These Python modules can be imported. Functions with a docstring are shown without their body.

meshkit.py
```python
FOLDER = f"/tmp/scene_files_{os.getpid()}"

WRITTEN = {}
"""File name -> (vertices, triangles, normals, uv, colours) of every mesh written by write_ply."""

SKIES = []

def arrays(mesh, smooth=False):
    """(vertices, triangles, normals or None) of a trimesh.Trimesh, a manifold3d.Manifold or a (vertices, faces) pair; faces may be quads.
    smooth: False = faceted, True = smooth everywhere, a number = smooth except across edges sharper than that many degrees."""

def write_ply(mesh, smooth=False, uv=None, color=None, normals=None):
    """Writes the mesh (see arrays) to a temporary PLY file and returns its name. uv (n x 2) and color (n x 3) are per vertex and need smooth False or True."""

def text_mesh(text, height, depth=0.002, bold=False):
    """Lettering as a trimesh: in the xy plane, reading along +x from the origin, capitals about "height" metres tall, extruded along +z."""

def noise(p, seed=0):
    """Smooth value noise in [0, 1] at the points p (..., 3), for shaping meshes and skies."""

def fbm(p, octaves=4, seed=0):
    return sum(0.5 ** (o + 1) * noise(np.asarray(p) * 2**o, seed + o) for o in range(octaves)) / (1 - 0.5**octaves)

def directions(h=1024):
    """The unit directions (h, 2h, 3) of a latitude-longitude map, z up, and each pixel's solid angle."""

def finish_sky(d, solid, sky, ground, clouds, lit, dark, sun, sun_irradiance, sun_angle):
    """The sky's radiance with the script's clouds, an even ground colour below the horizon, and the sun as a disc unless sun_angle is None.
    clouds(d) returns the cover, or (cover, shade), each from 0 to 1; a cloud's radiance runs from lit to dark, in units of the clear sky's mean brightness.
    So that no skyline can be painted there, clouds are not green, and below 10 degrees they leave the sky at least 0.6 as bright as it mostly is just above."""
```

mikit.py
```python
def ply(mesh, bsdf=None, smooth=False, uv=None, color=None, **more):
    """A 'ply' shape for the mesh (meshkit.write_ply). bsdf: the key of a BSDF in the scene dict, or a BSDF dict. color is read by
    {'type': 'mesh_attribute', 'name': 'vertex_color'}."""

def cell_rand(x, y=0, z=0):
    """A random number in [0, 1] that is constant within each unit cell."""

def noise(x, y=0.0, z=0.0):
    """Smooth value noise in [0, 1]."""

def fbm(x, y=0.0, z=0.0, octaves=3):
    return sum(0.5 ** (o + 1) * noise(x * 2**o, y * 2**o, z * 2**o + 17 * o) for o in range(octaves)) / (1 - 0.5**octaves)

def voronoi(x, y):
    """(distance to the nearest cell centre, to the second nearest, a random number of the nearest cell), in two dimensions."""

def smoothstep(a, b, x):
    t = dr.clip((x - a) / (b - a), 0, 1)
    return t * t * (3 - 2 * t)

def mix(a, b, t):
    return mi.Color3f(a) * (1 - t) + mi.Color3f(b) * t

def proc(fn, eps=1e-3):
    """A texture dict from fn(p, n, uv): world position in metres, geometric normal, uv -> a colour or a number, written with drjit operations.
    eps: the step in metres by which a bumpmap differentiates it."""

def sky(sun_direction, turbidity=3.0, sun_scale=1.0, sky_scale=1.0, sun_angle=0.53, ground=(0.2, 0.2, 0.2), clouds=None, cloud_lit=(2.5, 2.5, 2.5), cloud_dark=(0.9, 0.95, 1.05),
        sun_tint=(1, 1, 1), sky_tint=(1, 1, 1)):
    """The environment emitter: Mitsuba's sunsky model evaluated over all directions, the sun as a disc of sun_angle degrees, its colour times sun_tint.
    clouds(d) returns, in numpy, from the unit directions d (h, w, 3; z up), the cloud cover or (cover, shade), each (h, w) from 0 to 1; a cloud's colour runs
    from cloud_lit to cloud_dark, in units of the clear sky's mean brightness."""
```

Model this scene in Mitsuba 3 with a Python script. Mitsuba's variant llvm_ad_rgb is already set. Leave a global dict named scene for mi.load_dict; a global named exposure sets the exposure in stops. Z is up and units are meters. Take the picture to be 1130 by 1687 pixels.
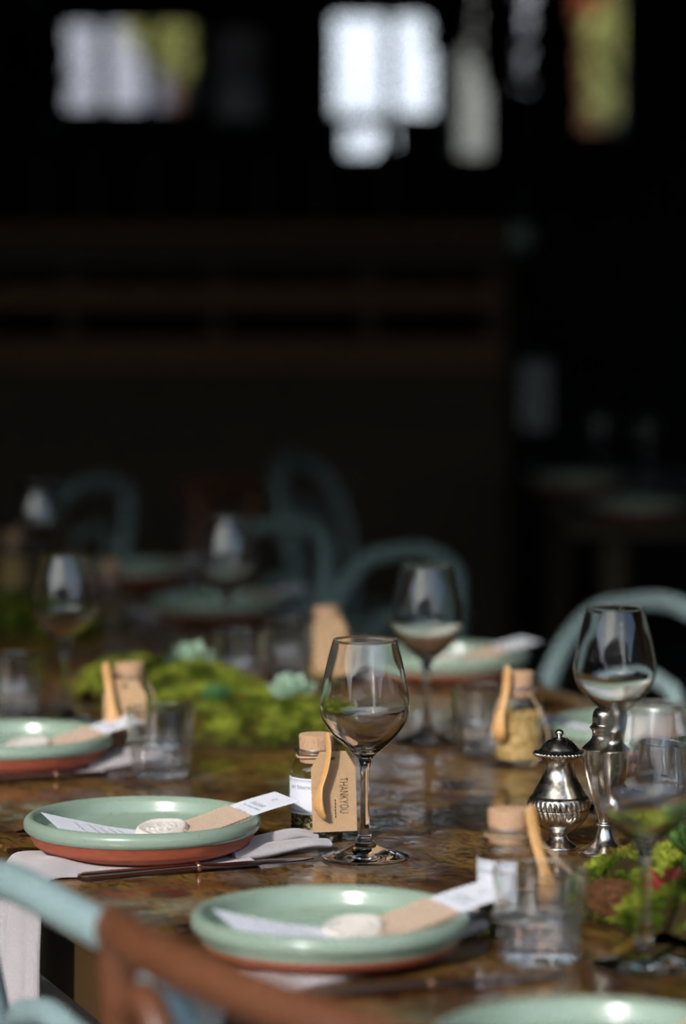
import math
import numpy as np
import trimesh
import drjit as dr
import mitsuba as mi
import mikit
import meshkit
from mikit import proc, noise, fbm, voronoi, cell_rand, smoothstep, mix

# ------------------------------------------------------------------ camera, sky, exposure
PITCH = math.radians(4.3275)
T4 = mi.ScalarTransform4f
scene, labels = {}, {}
scene['camera'] = {'type': 'thinlens', 'fov': 12.402, 'fov_axis': 'x', 'aperture_radius': 0.021, 'focus_distance': 3.02,
                   'near_clip': 0.05, 'far_clip': 200.0,
                   'to_world': T4().look_at(origin=[0, 0, 1.309], target=[0, math.cos(PITCH), 1.309 - math.sin(PITCH)], up=[0, 0, 1])}
SUN_AZ, SUN_EL = math.radians(24), math.radians(29)      # from behind the camera and a little to its left
SUN = [-math.sin(SUN_AZ) * math.cos(SUN_EL), -math.cos(SUN_AZ) * math.cos(SUN_EL), math.sin(SUN_EL)]


def cloud_cover(d):
    n = meshkit.fbm(d * np.array([3.0, 3.0, 6.0]) + 4.0, 4, seed=5)
    return np.clip((n - 0.48) * 5, 0, 1), np.clip((n - 0.55) * 3, 0, 1)


scene['sky'] = mikit.sky(SUN, turbidity=3.5, sun_scale=1.0, sky_scale=3.1, sun_angle=4.5, ground=(0.20, 0.19, 0.17), clouds=cloud_cover,
                         cloud_lit=(2.2, 2.2, 2.25), cloud_dark=(1.1, 1.12, 1.2), sun_tint=(0.84, 1.02, 1.50))
exposure = 1.52

# ------------------------------------------------------------------ materials


def rgb(*c):
    return {'type': 'rgb', 'value': list(c[0] if len(c) == 1 else c)}


def mat(name, base, rough=0.5, spec=0.5, two=True, bump=None, bump_scale=1.0, **more):
    b = {'type': 'principled', 'base_color': base if isinstance(base, dict) else rgb(base), 'roughness': rough, 'specular': spec, **more}
    if bump is not None:
        b = {'type': 'bumpmap', 'arbitrary': bump, 'scale': bump_scale, 'bsdf': b}
    scene[name] = {'type': 'twosided', 'bsdf': b} if two else b


def table_color(p, n, uv):
    ca, sa = math.cos(math.radians(20.2)), math.sin(math.radians(20.2))
    x, y = p.x * ca + p.y * sa, -p.x * sa + p.y * ca
    big = fbm(x * 6 + 3, y * 6, 1.0, 3)
    mid = fbm(x * 30, y * 18, 3.0, 3)
    fine = fbm(x * 260, y * 90, 5.0, 3)
    c = mix((0.050, 0.022, 0.007), (0.190, 0.104, 0.024), smoothstep(0.3, 0.7, mid * 0.6 + big * 0.4))
    c = mix(c, (0.030, 0.013, 0.006), smoothstep(0.52, 0.72, fine) * 0.75)
    c = mix(c, (0.125, 0.115, 0.108), smoothstep(0.54, 0.70, fbm(x * 22 + 9, y * 12, 7.0, 4)) * smoothstep(0.45, 0.6, noise(x * 4 + 1, y * 4, 2.0)) * 0.55)
    c = mix(c, (0.12, 0.036, 0.014), smoothstep(0.68, 0.76, fbm(x * 120, y * 45 + 3, 9.0, 2)) * 0.7)
    d1, d2, k = voronoi(x * 9 + 0.3, y * 9)
    spot = smoothstep(0.20, 0.14, d1 + 0.08 * (fine - 0.5)) * dr.select(k > 0.72, 1.0, 0.0)
    return mix(c, (0.012, 0.007, 0.004), spot * 0.85)


def table_rough(p, n, uv):
    return 0.10 + 0.22 * smoothstep(0.45, 0.7, fbm(p.x * 40, p.y * 40, 2.0, 3))


def table_bump(p, n, uv):
    return fbm(p.x * 160, p.y * 120, p.z * 100, 2) * 0.00022


mat('m_table', proc(table_color), proc(table_rough), 0.5, bump=proc(table_bump, 4e-4), clearcoat=0.35, clearcoat_gloss=0.93)
mat('m_table_edge', (0.075, 0.040, 0.014), 0.45)


def glaze_color(p, n, uv):
    s = fbm(p.x * 260, p.y * 260, p.z * 260, 2)
    c = mix((0.245, 0.330, 0.250), (0.285, 0.370, 0.285), fbm(p.x * 30, p.y * 30, p.z * 30, 2))
    return mix(c, (0.17, 0.21, 0.14), smoothstep(0.74, 0.80, s) * 0.5)


mat('m_glaze', proc(glaze_color), 0.22, 0.5, clearcoat=0.8, clearcoat_gloss=0.97)


def terra_color(p, n, uv):
    return mix((0.30, 0.070, 0.036), (0.40, 0.105, 0.055), fbm(p.x * 120, p.y * 120, p.z * 300, 3))


mat('m_terra', proc(terra_color), 0.55, 0.35)


def cork_color(p, n, uv):
    a = fbm(p.x * 420, p.y * 420, p.z * 420, 3)
    b = noise(p.x * 900, p.y * 900, p.z * 900)
    return mix(mix((0.46, 0.27, 0.15), (0.62, 0.40, 0.25), a), (0.20, 0.10, 0.05), smoothstep(0.78, 0.86, b))


mat('m_cork', proc(cork_color), 0.85, 0.2)
mat('m_kraft', proc(lambda p, n, uv: mix((0.46, 0.29, 0.155), (0.56, 0.37, 0.21), fbm(p.x * 700, p.y * 700, p.z * 900, 2))), 0.8, 0.2)


def spoon_color(p, n, uv):
    return mix((0.60, 0.31, 0.10), (0.72, 0.42, 0.17), fbm(p.x * 500, p.y * 500, p.z * 60, 2))


mat('m_spoon', proc(spoon_color), 0.45, 0.4)
mat('m_twine', (0.52, 0.37, 0.24), 0.9, 0.1)
mat('m_ink', (0.015, 0.013, 0.012), 0.7, 0.2)
mat('m_inkgrey', (0.10, 0.11, 0.13), 0.7, 0.2)


def card_color(p, n, uv):
    u, v = uv.x, uv.y
    ink = mi.Float(0)
    for c, w, lo, hi in ((0.945, 0.012, 0.44, 0.56), (0.875, 0.012, 0.25, 0.75), (0.845, 0.006, 0.16, 0.84), (0.80, 0.007, 0.3, 0.7), (0.755, 0.007, 0.28, 0.66), (0.715, 0.006, 0.2, 0.8),
                         (0.69, 0.006, 0.2, 0.8), (0.665, 0.006, 0.25, 0.75), (0.30, 0.006, 0.2, 0.8), (0.265, 0.006, 0.2, 0.8), (0.22, 0.007, 0.3, 0.7), (0.18, 0.006, 0.2, 0.8), (0.12, 0.006, 0.2, 0.8)):
        on = dr.select((dr.abs(u - c) < w) & (v > lo) & (v < hi), 1.0, 0.0)
        ink += on * smoothstep(0.35, 0.5, noise(v * 60, c * 700, u * 260))
    return mix((0.76, 0.78, 0.83), (0.30, 0.32, 0.36), dr.clip(ink, 0, 1) * 0.75)


mat('m_card', proc(card_color), 0.7, 0.25)


def weave(uv):
    a, b = uv.x * 46, uv.y * 34
    odd = dr.select(((dr.floor(a) + dr.floor(b)) / 2) - dr.floor((dr.floor(a) + dr.floor(b)) / 2) < 0.25, 1.0, 0.0)
    fa, fb = a - dr.floor(a) - 0.5, b - dr.floor(b) - 0.5
    t1, t2 = 1 - 4 * fa * fa, 1 - 4 * fb * fb
    return dr.select(odd > 0.5, t1 * (0.6 + 0.4 * t2), t2 * (0.6 + 0.4 * t1))


def burlap_color(p, n, uv):
    return mix((0.34, 0.22, 0.14), (0.67, 0.51, 0.38), smoothstep(0.1, 0.75, weave(uv)))


mat('m_burlap', proc(burlap_color), 0.9, 0.1)
mat('m_wax', proc(lambda p, n, uv: mix((0.66, 0.61, 0.54), (0.75, 0.70, 0.63), fbm(p.x * 300, p.y * 300, p.z * 300, 2))), 0.42, 0.4)
mat('m_linen', proc(lambda p, n, uv: mix((0.42, 0.39, 0.395), (0.52, 0.49, 0.49), fbm(p.x * 900, p.y * 900, p.z * 900, 2))), 0.9, 0.15, sheen=0.3)
mat('m_bronze', (0.26, 0.135, 0.09), 0.24, 0.5, metallic=1.0)
mat('m_copper', (0.72, 0.40, 0.28), 0.2, 0.5, metallic=1.0)


def silver_color(p, n, uv):
    t = fbm(p.x * 160, p.y * 160, p.z * 120, 3)
    return mix((0.80, 0.75, 0.67), (0.42, 0.36, 0.29), smoothstep(0.45, 0.72, t))


mat('m_silver', proc(silver_color), proc(lambda p, n, uv: 0.17 + 0.18 * fbm(p.x * 220, p.y * 220, p.z * 220, 2)), 0.5, metallic=1.0)
mat('m_teal', proc(lambda p, n, uv: mix((0.255, 0.355, 0.355), (0.30, 0.405, 0.40), fbm(p.x * 90, p.y * 90, p.z * 90, 2))), 0.32, 0.5, clearcoat=0.3, clearcoat_gloss=0.85)


def brown_color(p, n, uv):
    return mix((0.115, 0.040, 0.018), (0.20, 0.078, 0.036), fbm(p.x * 60, p.y * 60, p.z * 60, 3))


mat('m_brown', proc(brown_color), 0.35, 0.5, clearcoat=0.3, clearcoat_gloss=0.85)
scene['m_glass'] = {'type': 'dielectric', 'int_ior': 1.5, 'ext_ior': 1.0}
scene['m_cutglass'] = {'type': 'thindielectric', 'int_ior': 1.8, 'ext_ior': 1.0}
scene['m_thin'] = {'type': 'thindielectric', 'int_ior': 1.5, 'ext_ior': 1.0}


def moss_color(p, n, uv):
    c = mix((0.08, 0.13, 0.014), (0.42, 0.48, 0.065), smoothstep(0.3, 0.7, fbm(p.x * 45, p.y * 45, p.z * 45, 2)))
    return mix(c, (0.15, 0.075, 0.025), smoothstep(0.62, 0.72, fbm(p.x * 28 + 7, p.y * 28, p.z * 50, 2)) * 0.8)


scene['m_moss'] = {'type': 'principledthin', 'base_color': proc(moss_color), 'roughness': 0.7, 'diff_trans': 0.7}
mat('m_soil', proc(lambda p, n, uv: mix((0.022, 0.018, 0.006), (0.060, 0.042, 0.014), fbm(p.x * 120, p.y * 120, p.z * 120, 3))), 0.95, 0.1)
mat('m_bark', proc(lambda p, n, uv: mix((0.045, 0.018, 0.008), (0.17, 0.075, 0.032), fbm(p.x * 140, p.y * 140, p.z * 260, 3))), 0.9, 0.1)
mat('m_succ_pale', (0.30, 0.44, 0.31), 0.45, 0.4)
mat('m_succ_green', (0.20, 0.36, 0.08), 0.4, 0.4)
mat('m_succ_dark', (0.06, 0.17, 0.055), 0.45, 0.4)
mat('m_succ_red', (0.33, 0.035, 0.03), 0.45, 0.4)
mat('m_herb_dark', proc(lambda p, n, uv: mix((0.05, 0.045, 0.012), (0.38, 0.27, 0.12), smoothstep(0.45, 0.75, noise(p.x * 420, p.y * 420, p.z * 420)))), 0.9, 0.1)
mat('m_herb_gold', proc(lambda p, n, uv: mix((0.30, 0.19, 0.045), (0.62, 0.45, 0.20), smoothstep(0.3, 0.7, noise(p.x * 420, p.y * 420, p.z * 420)))), 0.9, 0.1)
mat('m_label', (0.74, 0.76, 0.82), 0.6, 0.3)
mat('m_labelblue', (0.22, 0.26, 0.34), 0.6, 0.3)
# setting
mat('m_darkwood', proc(lambda p, n, uv: mix((0.034, 0.024, 0.013), (0.070, 0.044, 0.022), fbm(p.x * 3, p.y * 30, p.z * 40, 3))), 0.6, 0.3)
mat('m_warmwood', proc(lambda p, n, uv: mix((0.11, 0.055, 0.024), (0.19, 0.088, 0.038), fbm(p.x * 4, p.y * 30, p.z * 50, 3))), 0.6, 0.3)
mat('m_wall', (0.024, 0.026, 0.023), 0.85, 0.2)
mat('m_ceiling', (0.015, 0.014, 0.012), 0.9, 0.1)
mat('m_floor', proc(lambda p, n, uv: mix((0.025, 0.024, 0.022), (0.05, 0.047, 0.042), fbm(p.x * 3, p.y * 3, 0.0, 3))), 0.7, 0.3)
mat('m_yard', proc(lambda p, n, uv: mix((0.12, 0.115, 0.10), (0.20, 0.19, 0.17), fbm(p.x * 2, p.y * 2, 0.0, 3))), 0.9, 0.2)
mat('m_yardwall', (0.16, 0.155, 0.15), 0.9, 0.1)
mat('m_frame', (0.02, 0.022, 0.022), 0.5, 0.4)
mat('m_bottle', (0.007, 0.010, 0.006), 0.5, 0.2)
mat('m_paleglaze', (0.30, 0.40, 0.36), 0.2, 0.5)
mat('m_greycard', (0.30, 0.32, 0.33), 0.7, 0.2)
mat('m_leafdark', (0.010, 0.020, 0.008), 0.6, 0.3)
mat('m_leafyellow', (0.30, 0.30, 0.10), 0.7, 0.2)
mat('m_leafred', (0.35, 0.10, 0.04), 0.7, 0.2)
mat('m_white', (0.70, 0.75, 0.82), 0.9, 0.1)
mat('m_lilac', (0.30, 0.30, 0.34), 0.9, 0.1)
mat('m_grey', (0.22, 0.22, 0.20), 0.9, 0.1)
mat('m_dim', (0.016, 0.014, 0.013), 0.9, 0.1)
mat('m_roof', (0.06, 0.05, 0.05), 0.9, 0.1)

# ------------------------------------------------------------------ mesh helpers


def spl(pts, n=8, closed=False):
    """Catmull-Rom through the points, n steps per span."""
    P = np.asarray(pts, float)
    if closed:
        Q = np.vstack([P[-1:], P, P[:2]])
    else:
        Q = np.vstack([2 * P[:1] - P[1:2], P, 2 * P[-1:] - P[-2:-1]])
    t = (np.arange(n) / n)[:, None]
    out = []
    for i in range(len(Q) - 3):
        a, b, c, d = Q[i:i + 4]
        out.append(0.5 * (2 * b + (c - a) * t + (2 * a - 5 * b + 4 * c - d) * t ** 2 + (3 * b - a - 3 * c + d) * t ** 3))
    if not closed:
        out.append(P[-1:])
    return np.vstack(out)


def fix(m):
    m.merge_vertices()
    m.update_faces(m.nondegenerate_faces())
    if m.volume < 0:
        m.invert()
    return m


def lathe(profile, n=64, mod=None):
    """Closed surface of revolution about z from a profile (r, z) that starts and ends on the axis; mod(angle, r, z) scales the radius."""
    pr = np.asarray(profile, float)
    ang = np.arange(n) * 2 * np.pi / n
    A, R = np.meshgrid(ang, pr[:, 0])
    Z = np.repeat(pr[:, 1:2], n, 1)
    if mod is not None:
        R = R * mod(A, R, Z)
    V = np.stack([R * np.cos(A), R * np.sin(A), Z], -1).reshape(-1, 3)
    k = len(pr)
    i, j = np.meshgrid(np.arange(k - 1), np.arange(n), indexing='ij')
    a, b, c, d = i * n + j, i * n + (j + 1) % n, (i + 1) * n + (j + 1) % n, (i + 1) * n + j
    F = np.vstack([np.stack([a, b, c], -1).reshape(-1, 3), np.stack([a, c, d], -1).reshape(-1, 3)])
    V[np.abs(V) < 1e-7] = 0
    return fix(trimesh.Trimesh(V, F, process=True))


def tube(path, rad, sides=12, cap=True, flat=1.0, updir=None, closed=False):
    """A tube along the path; rad is a number or one per point; flat squeezes it along the frame's second axis."""
    P = np.asarray(path, float)
    n = len(P)
    rad = np.broadcast_to(np.asarray(rad, float), (n,))
    tg = (np.roll(P, -1, 0) - np.roll(P, 1, 0)) if closed else np.gradient(P, axis=0)
    tg /= np.linalg.norm(tg, axis=1, keepdims=True) + 1e-12
    up = np.array(updir if updir is not None else ([0, 0, 1.0] if abs(tg[0, 2]) < 0.9 else [1.0, 0, 0]))
    if updir is None:
        a = np.zeros_like(P)
        x = np.cross(tg[0], up)
        for i in range(n):
            x = x - tg[i] * (x @ tg[i])
            x /= np.linalg.norm(x)
            a[i] = x
    else:
        a = np.cross(tg, up)
        a /= np.linalg.norm(a, axis=1, keepdims=True) + 1e-12
    b = np.cross(tg, a)
    ang = np.arange(sides) * 2 * np.pi / sides
    V = P[:, None] + rad[:, None, None] * (np.cos(ang)[None, :, None] * a[:, None] + flat * np.sin(ang)[None, :, None] * b[:, None])
    V = V.reshape(-1, 3)
    m = n if closed else n - 1
    i, j = np.meshgrid(np.arange(m), np.arange(sides), indexing='ij')
    q = np.stack([i * sides + j, i * sides + (j + 1) % sides, ((i + 1) % n) * sides + (j + 1) % sides, ((i + 1) % n) * sides + j], -1).reshape(-1, 4)
    F = [q[:, [0, 1, 2]], q[:, [0, 2, 3]]]
    if cap and not closed:
        V = np.vstack([V, P[:1], P[-1:]])
        k = np.arange(sides)
        F.append(np.stack([k * 0 + n * sides, (k + 1) % sides, k], 1))
        F.append(np.stack([k * 0 + n * sides + 1, (n - 1) * sides + k, (n - 1) * sides + (k + 1) % sides], 1))
    return fix(trimesh.Trimesh(V, np.vstack(F), process=False))


def bar(path, r, sides=14, n=6):
    """Tube with rounded ends."""
    P = np.asarray(path, float)
    t0, t1 = P[0] - P[1], P[-1] - P[-2]
    t0, t1 = t0 / np.linalg.norm(t0), t1 / np.linalg.norm(t1)
    R = np.broadcast_to(np.asarray(r, float), (len(P),))
    th = np.linspace(0, np.pi / 2, n)[1:]
    a = [P[0] + t0 * R[0] * math.sin(x) for x in th][::-1]
    b = [P[-1] + t1 * R[-1] * math.sin(x) for x in th]
    ra = [max(R[0] * math.cos(x), 1e-5) for x in th][::-1]
    rb = [max(R[-1] * math.cos(x), 1e-5) for x in th]
    return tube(np.vstack([a, P, b]), np.concatenate([ra, R, rb]), sides)


def box(x0, x1, y0, y1, z0, z1, bevel=0.0):
    if bevel <= 0:
        m = trimesh.creation.box((x1 - x0, y1 - y0, z1 - z0))
        m.apply_translation(((x0 + x1) / 2, (y0 + y1) / 2, (z0 + z1) / 2))
        return m
    c = []
    for sx, ex in ((x0, 1), (x1, -1)):
        for sy, ey in ((y0, 1), (y1, -1)):
            for sz, ez in ((z0, 1), (z1, -1)):
                c += [(sx + ex * bevel, sy + ey * bevel, sz), (sx + ex * bevel, sy, sz + ez * bevel), (sx, sy + ey * bevel, sz + ez * bevel)]
    return trimesh.convex.convex_hull(np.array(c))


def sheet(grid, th, uv=True):
    """A curved sheet (nu, nv, 3) with thickness: (mesh, uv)."""
    G = np.asarray(grid, float)
    nu, nv = G.shape[:2]
    N = np.cross(np.gradient(G, axis=0), np.gradient(G, axis=1))
    N /= np.linalg.norm(N, axis=-1, keepdims=True) + 1e-12
    top, bot = (G + N * th / 2).reshape(-1, 3), (G - N * th / 2).reshape(-1, 3)
    V = np.vstack([top, bot])
    k = nu * nv
    i, j = np.meshgrid(np.arange(nu - 1), np.arange(nv - 1), indexing='ij')
    a, b, c, d = i * nv + j, (i + 1) * nv + j, (i + 1) * nv + j + 1, i * nv + j + 1
    q = np.stack([a, b, c, d], -1).reshape(-1, 4)
    F = [q[:, [0, 1, 2]], q[:, [0, 2, 3]], q[:, [2, 1, 0]] + k, q[:, [3, 2, 0]] + k]
    e = np.concatenate([np.arange(nv), np.arange(1, nu) * nv + nv - 1, (nu - 1) * nv + np.arange(nv - 2, -1, -1), np.arange(nu - 2, 0, -1) * nv])
    f = np.roll(e, -1)
    F += [np.stack([e, f, f + k], 1), np.stack([e, f + k, e + k], 1)]
    U = np.stack(np.meshgrid(np.linspace(0, 1, nu), np.linspace(0, 1, nv), indexing='ij'), -1).reshape(-1, 2)
    m = trimesh.Trimesh(V, np.vstack(F), process=False)
    return m, np.vstack([U, U])


def cat(*ms):
    return trimesh.util.concatenate([m for m in ms])


def M(loc=(0, 0, 0), rz=0.0, ry=0.0, rx=0.0, s=1.0):
    """Matrix: scale, rotate x, y, z (degrees), translate."""
    m = trimesh.transformations.euler_matrix(math.radians(rx), math.radians(ry), math.radians(rz), 'sxyz')
    sc = np.diag([*(np.broadcast_to(s, 3)), 1.0])
    m = m @ sc
    m[:3, 3] = loc
    return m


def moved(m, *a, **k):
    m = m.copy()
    m.apply_transform(M(*a, **k))
    return m


# ------------------------------------------------------------------ scene bookkeeping
used = {}


def numbered(name):
    if name not in used:
        used[name] = 0
        return name
    used[name] += 1
    return f'{name}_{used[name]:03d}'


def pl(mesh, smooth=35, uv=None):
    return mikit.ply(mesh, None, smooth=smooth, uv=uv)


def put(key, plyd, bsdf, m=None):
    d = {**plyd, 'bsdf': {'type': 'ref', 'id': bsdf}}
    if m is not None:
        d['to_world'] = T4(np.asarray(m, float))
    scene[key] = d
    return key


def thing(name, label, cat_, group=None, kind=None):
    key = numbered(name)
    labels[key] = {k: v for k, v in (('label', label), ('category', cat_), ('group', group), ('kind', kind)) if v}
    return key


def part(holder, name, plyd, bsdf, m=None, label=None, kind=None):
    key = numbered(f'{holder}__{name}')
    put(key, plyd, bsdf, m)
    if label or kind:
        labels[key] = {k: v for k, v in (('label', label), ('kind', kind)) if v}
    return key


def structure(name, mesh, bsdf, label=None, smooth=False):
    put(name, pl(mesh, smooth), bsdf)
    labels[name] = {'kind': 'structure', **({'label': label} if label else {})}


def whole(name, label, cat_, plyd, bsdf, m=None, group=None, kind=None):
    key = thing(name, label, cat_, group, kind)
    return put(key, plyd, bsdf, m)


# ------------------------------------------------------------------ the setting: a dark room open to the yard behind the camera
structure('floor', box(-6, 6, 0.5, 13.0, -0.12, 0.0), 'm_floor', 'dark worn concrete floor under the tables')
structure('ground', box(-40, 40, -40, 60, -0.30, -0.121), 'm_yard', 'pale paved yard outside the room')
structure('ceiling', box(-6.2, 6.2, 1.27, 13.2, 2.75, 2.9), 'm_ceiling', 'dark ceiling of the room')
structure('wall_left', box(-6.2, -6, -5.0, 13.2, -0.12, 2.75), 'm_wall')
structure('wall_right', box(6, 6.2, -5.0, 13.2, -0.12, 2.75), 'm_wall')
# the yard's wall behind the camera, with a gateway to the right
structure('wall_front', cat(box(-6.2, 2.9, -5.2, -5.0, -0.12, 3.7), box(4.2, 6.2, -5.2, -5.0, -0.12, 3.7)), 'm_yardwall')
# back wall with five window openings (x0, x1, z0, z1, mullions)
WINS = [(-1.15, -0.60, 1.97, 2.34, (-0.985, -0.795), ()), (-0.52, -0.33, 1.93, 2.30, (), ()), (-0.05, 0.385, 1.95, 2.37, (0.19,), ()),
        (0.435, 0.605, 1.78, 2.56, (), ()), (0.64, 0.82, 2.05, 2.56, (), ()), (0.91, 1.15, 1.88, 2.50, (), ())]
xs = [-6.0]
wall_cells = []
for x0, x1, z0, z1, _, _ in WINS:
    wall_cells += [box(xs[-1], x0, 13.0, 13.2, -0.12, 2.74), box(x0, x1, 13.0, 13.2, -0.12, z0), box(x0, x1, 13.0, 13.2, z1, 2.74)]
    xs.append(x1)
wall_cells.append(box(xs[-1], 6.0, 13.0, 13.2, -0.12, 2.74))
wall_cells[7:8] = [box(-.05, -.005, 13.0, 13.2, -0.12, 1.95), box(-.005, .225, 13.0, 13.2, -0.12, 1.785), box(-.005, .225, 13.0, 13.2, 1.915, 1.95), box(.225, .385, 13.0, 13.2, -0.12, 1.95)]
WINS.append((-.005, .225, 1.785, 1.915, (), ()))
structure('wall_back', cat(*wall_cells), 'm_wall', 'dark back wall of the room with small windows')
for i, (x0, x1, z0, z1, mu, tr) in enumerate(WINS):
    k = f'window_{i + 1}'
    fr = [box(x0, x0 + .012, 13.02, 13.09, z0, z1), box(x1 - .012, x1, 13.02, 13.09, z0, z1), box(x0, x1, 13.02, 13.09, z0, z0 + .012), box(x0, x1, 13.02, 13.09, z1 - .012, z1)]
    labels[k] = {'kind': 'structure', 'label': 'small window in the dark back wall'}
    put(k + '__frame', pl(cat(*fr)), 'm_frame')
    for j, x in enumerate(mu):
        put(k + '__mullion' + (f'_{j:03d}' if j else ''), pl(box(x - .022, x + .022, 13.02, 13.09, z0, z1)), 'm_frame')
    for j, z in enumerate(tr):
        put(k + '__transom', pl(box(x0, x1, 13.021, 13.089, z - .014, z + .014)), 'm_frame')
    xe = [x0, *mu, x1]
    for j in range(len(xe) - 1):
        put(k + '__pane' + (f'_{j:03d}' if j else ''), pl(box(xe[j], xe[j + 1], 13.05, 13.0501, z0, z1)), 'm_thin')

# ------------------------------------------------------------------ outside the back windows


def house(label, x0, x1, y, h, bsdf, roof='m_roof'):
    t = thing('house', label, 'house')
    part(t, 'walls', pl(box(x0, x1, y, y + 3, -0.121, h)), bsdf)
    part(t, 'roof', pl(cat(box(x0 - .1, x1 + .1, y - .15, y + 3.1, h, h + .12))), roof)
    return t


house('white building outside, seen through the brightest window', -0.3, 0.70, 22.0, 4.4, 'm_white')
house('pale lilac building outside, seen through the left window', -2.3, -1.31, 22.0, 4.4, 'm_lilac')
house('grey outbuilding outside, seen through the tall narrow pane', 0.83, 1.04, 22.0, 4.2, 'm_grey')
house('pale blue-grey building outside, seen right of the tall narrow pane', 1.25, 1.50, 22.0, 4.6, 'm_lilac')
wall_o = whole('garden_wall', 'dark brown garden wall behind the buildings outside', 'wall', pl(box(-14, 14, 26, 26.3, -0.121, 4.8)), 'm_dim')


def leaf_cloud(c, r, n, size, seed, drop=1.0):
    g = np.random.default_rng(seed)
    d = g.normal(size=(n, 3))
    d /= np.linalg.norm(d, axis=1, keepdims=True)
    P = np.asarray(c) + d * np.asarray(r) * (0.35 + 0.65 * g.random((n, 1)) ** 0.5)
    a = g.normal(size=(n, 3))
    a[:, 2] -= drop
    a /= np.linalg.norm(a, axis=1, keepdims=True)
    b = np.cross(a, g.normal(size=(n, 3)))
    b /= np.linalg.norm(b, axis=1, keepdims=True) + 1e-9
    s = size * (0.6 + 0.8 * g.random((n, 1)))
    V = np.stack([P, P + a * s * .5 + b * s * .28, P + a * s, P + a * s * .5 - b * s * .28], 1).reshape(-1, 3)
    k = np.arange(n)[:, None] * 4
    return trimesh.Trimesh(V, np.vstack([k + [0, 1, 2], k + [0, 2, 3]]), process=False)


def shrub(label, x, y, h, r, bsdf, seed):
    t = thing('shrub', label, 'shrub')
    part(t, 'stem', pl(tube([(x, y, -0.125), (x + .03, y, h * .6), (x, y, h - r)], [.05, .04, .03])), 'm_bark')
    part(t, 'foliage', pl(leaf_cloud((x, y, h - r), (r, r, r * 1.7), 1400, .16, seed)), bsdf)


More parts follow.
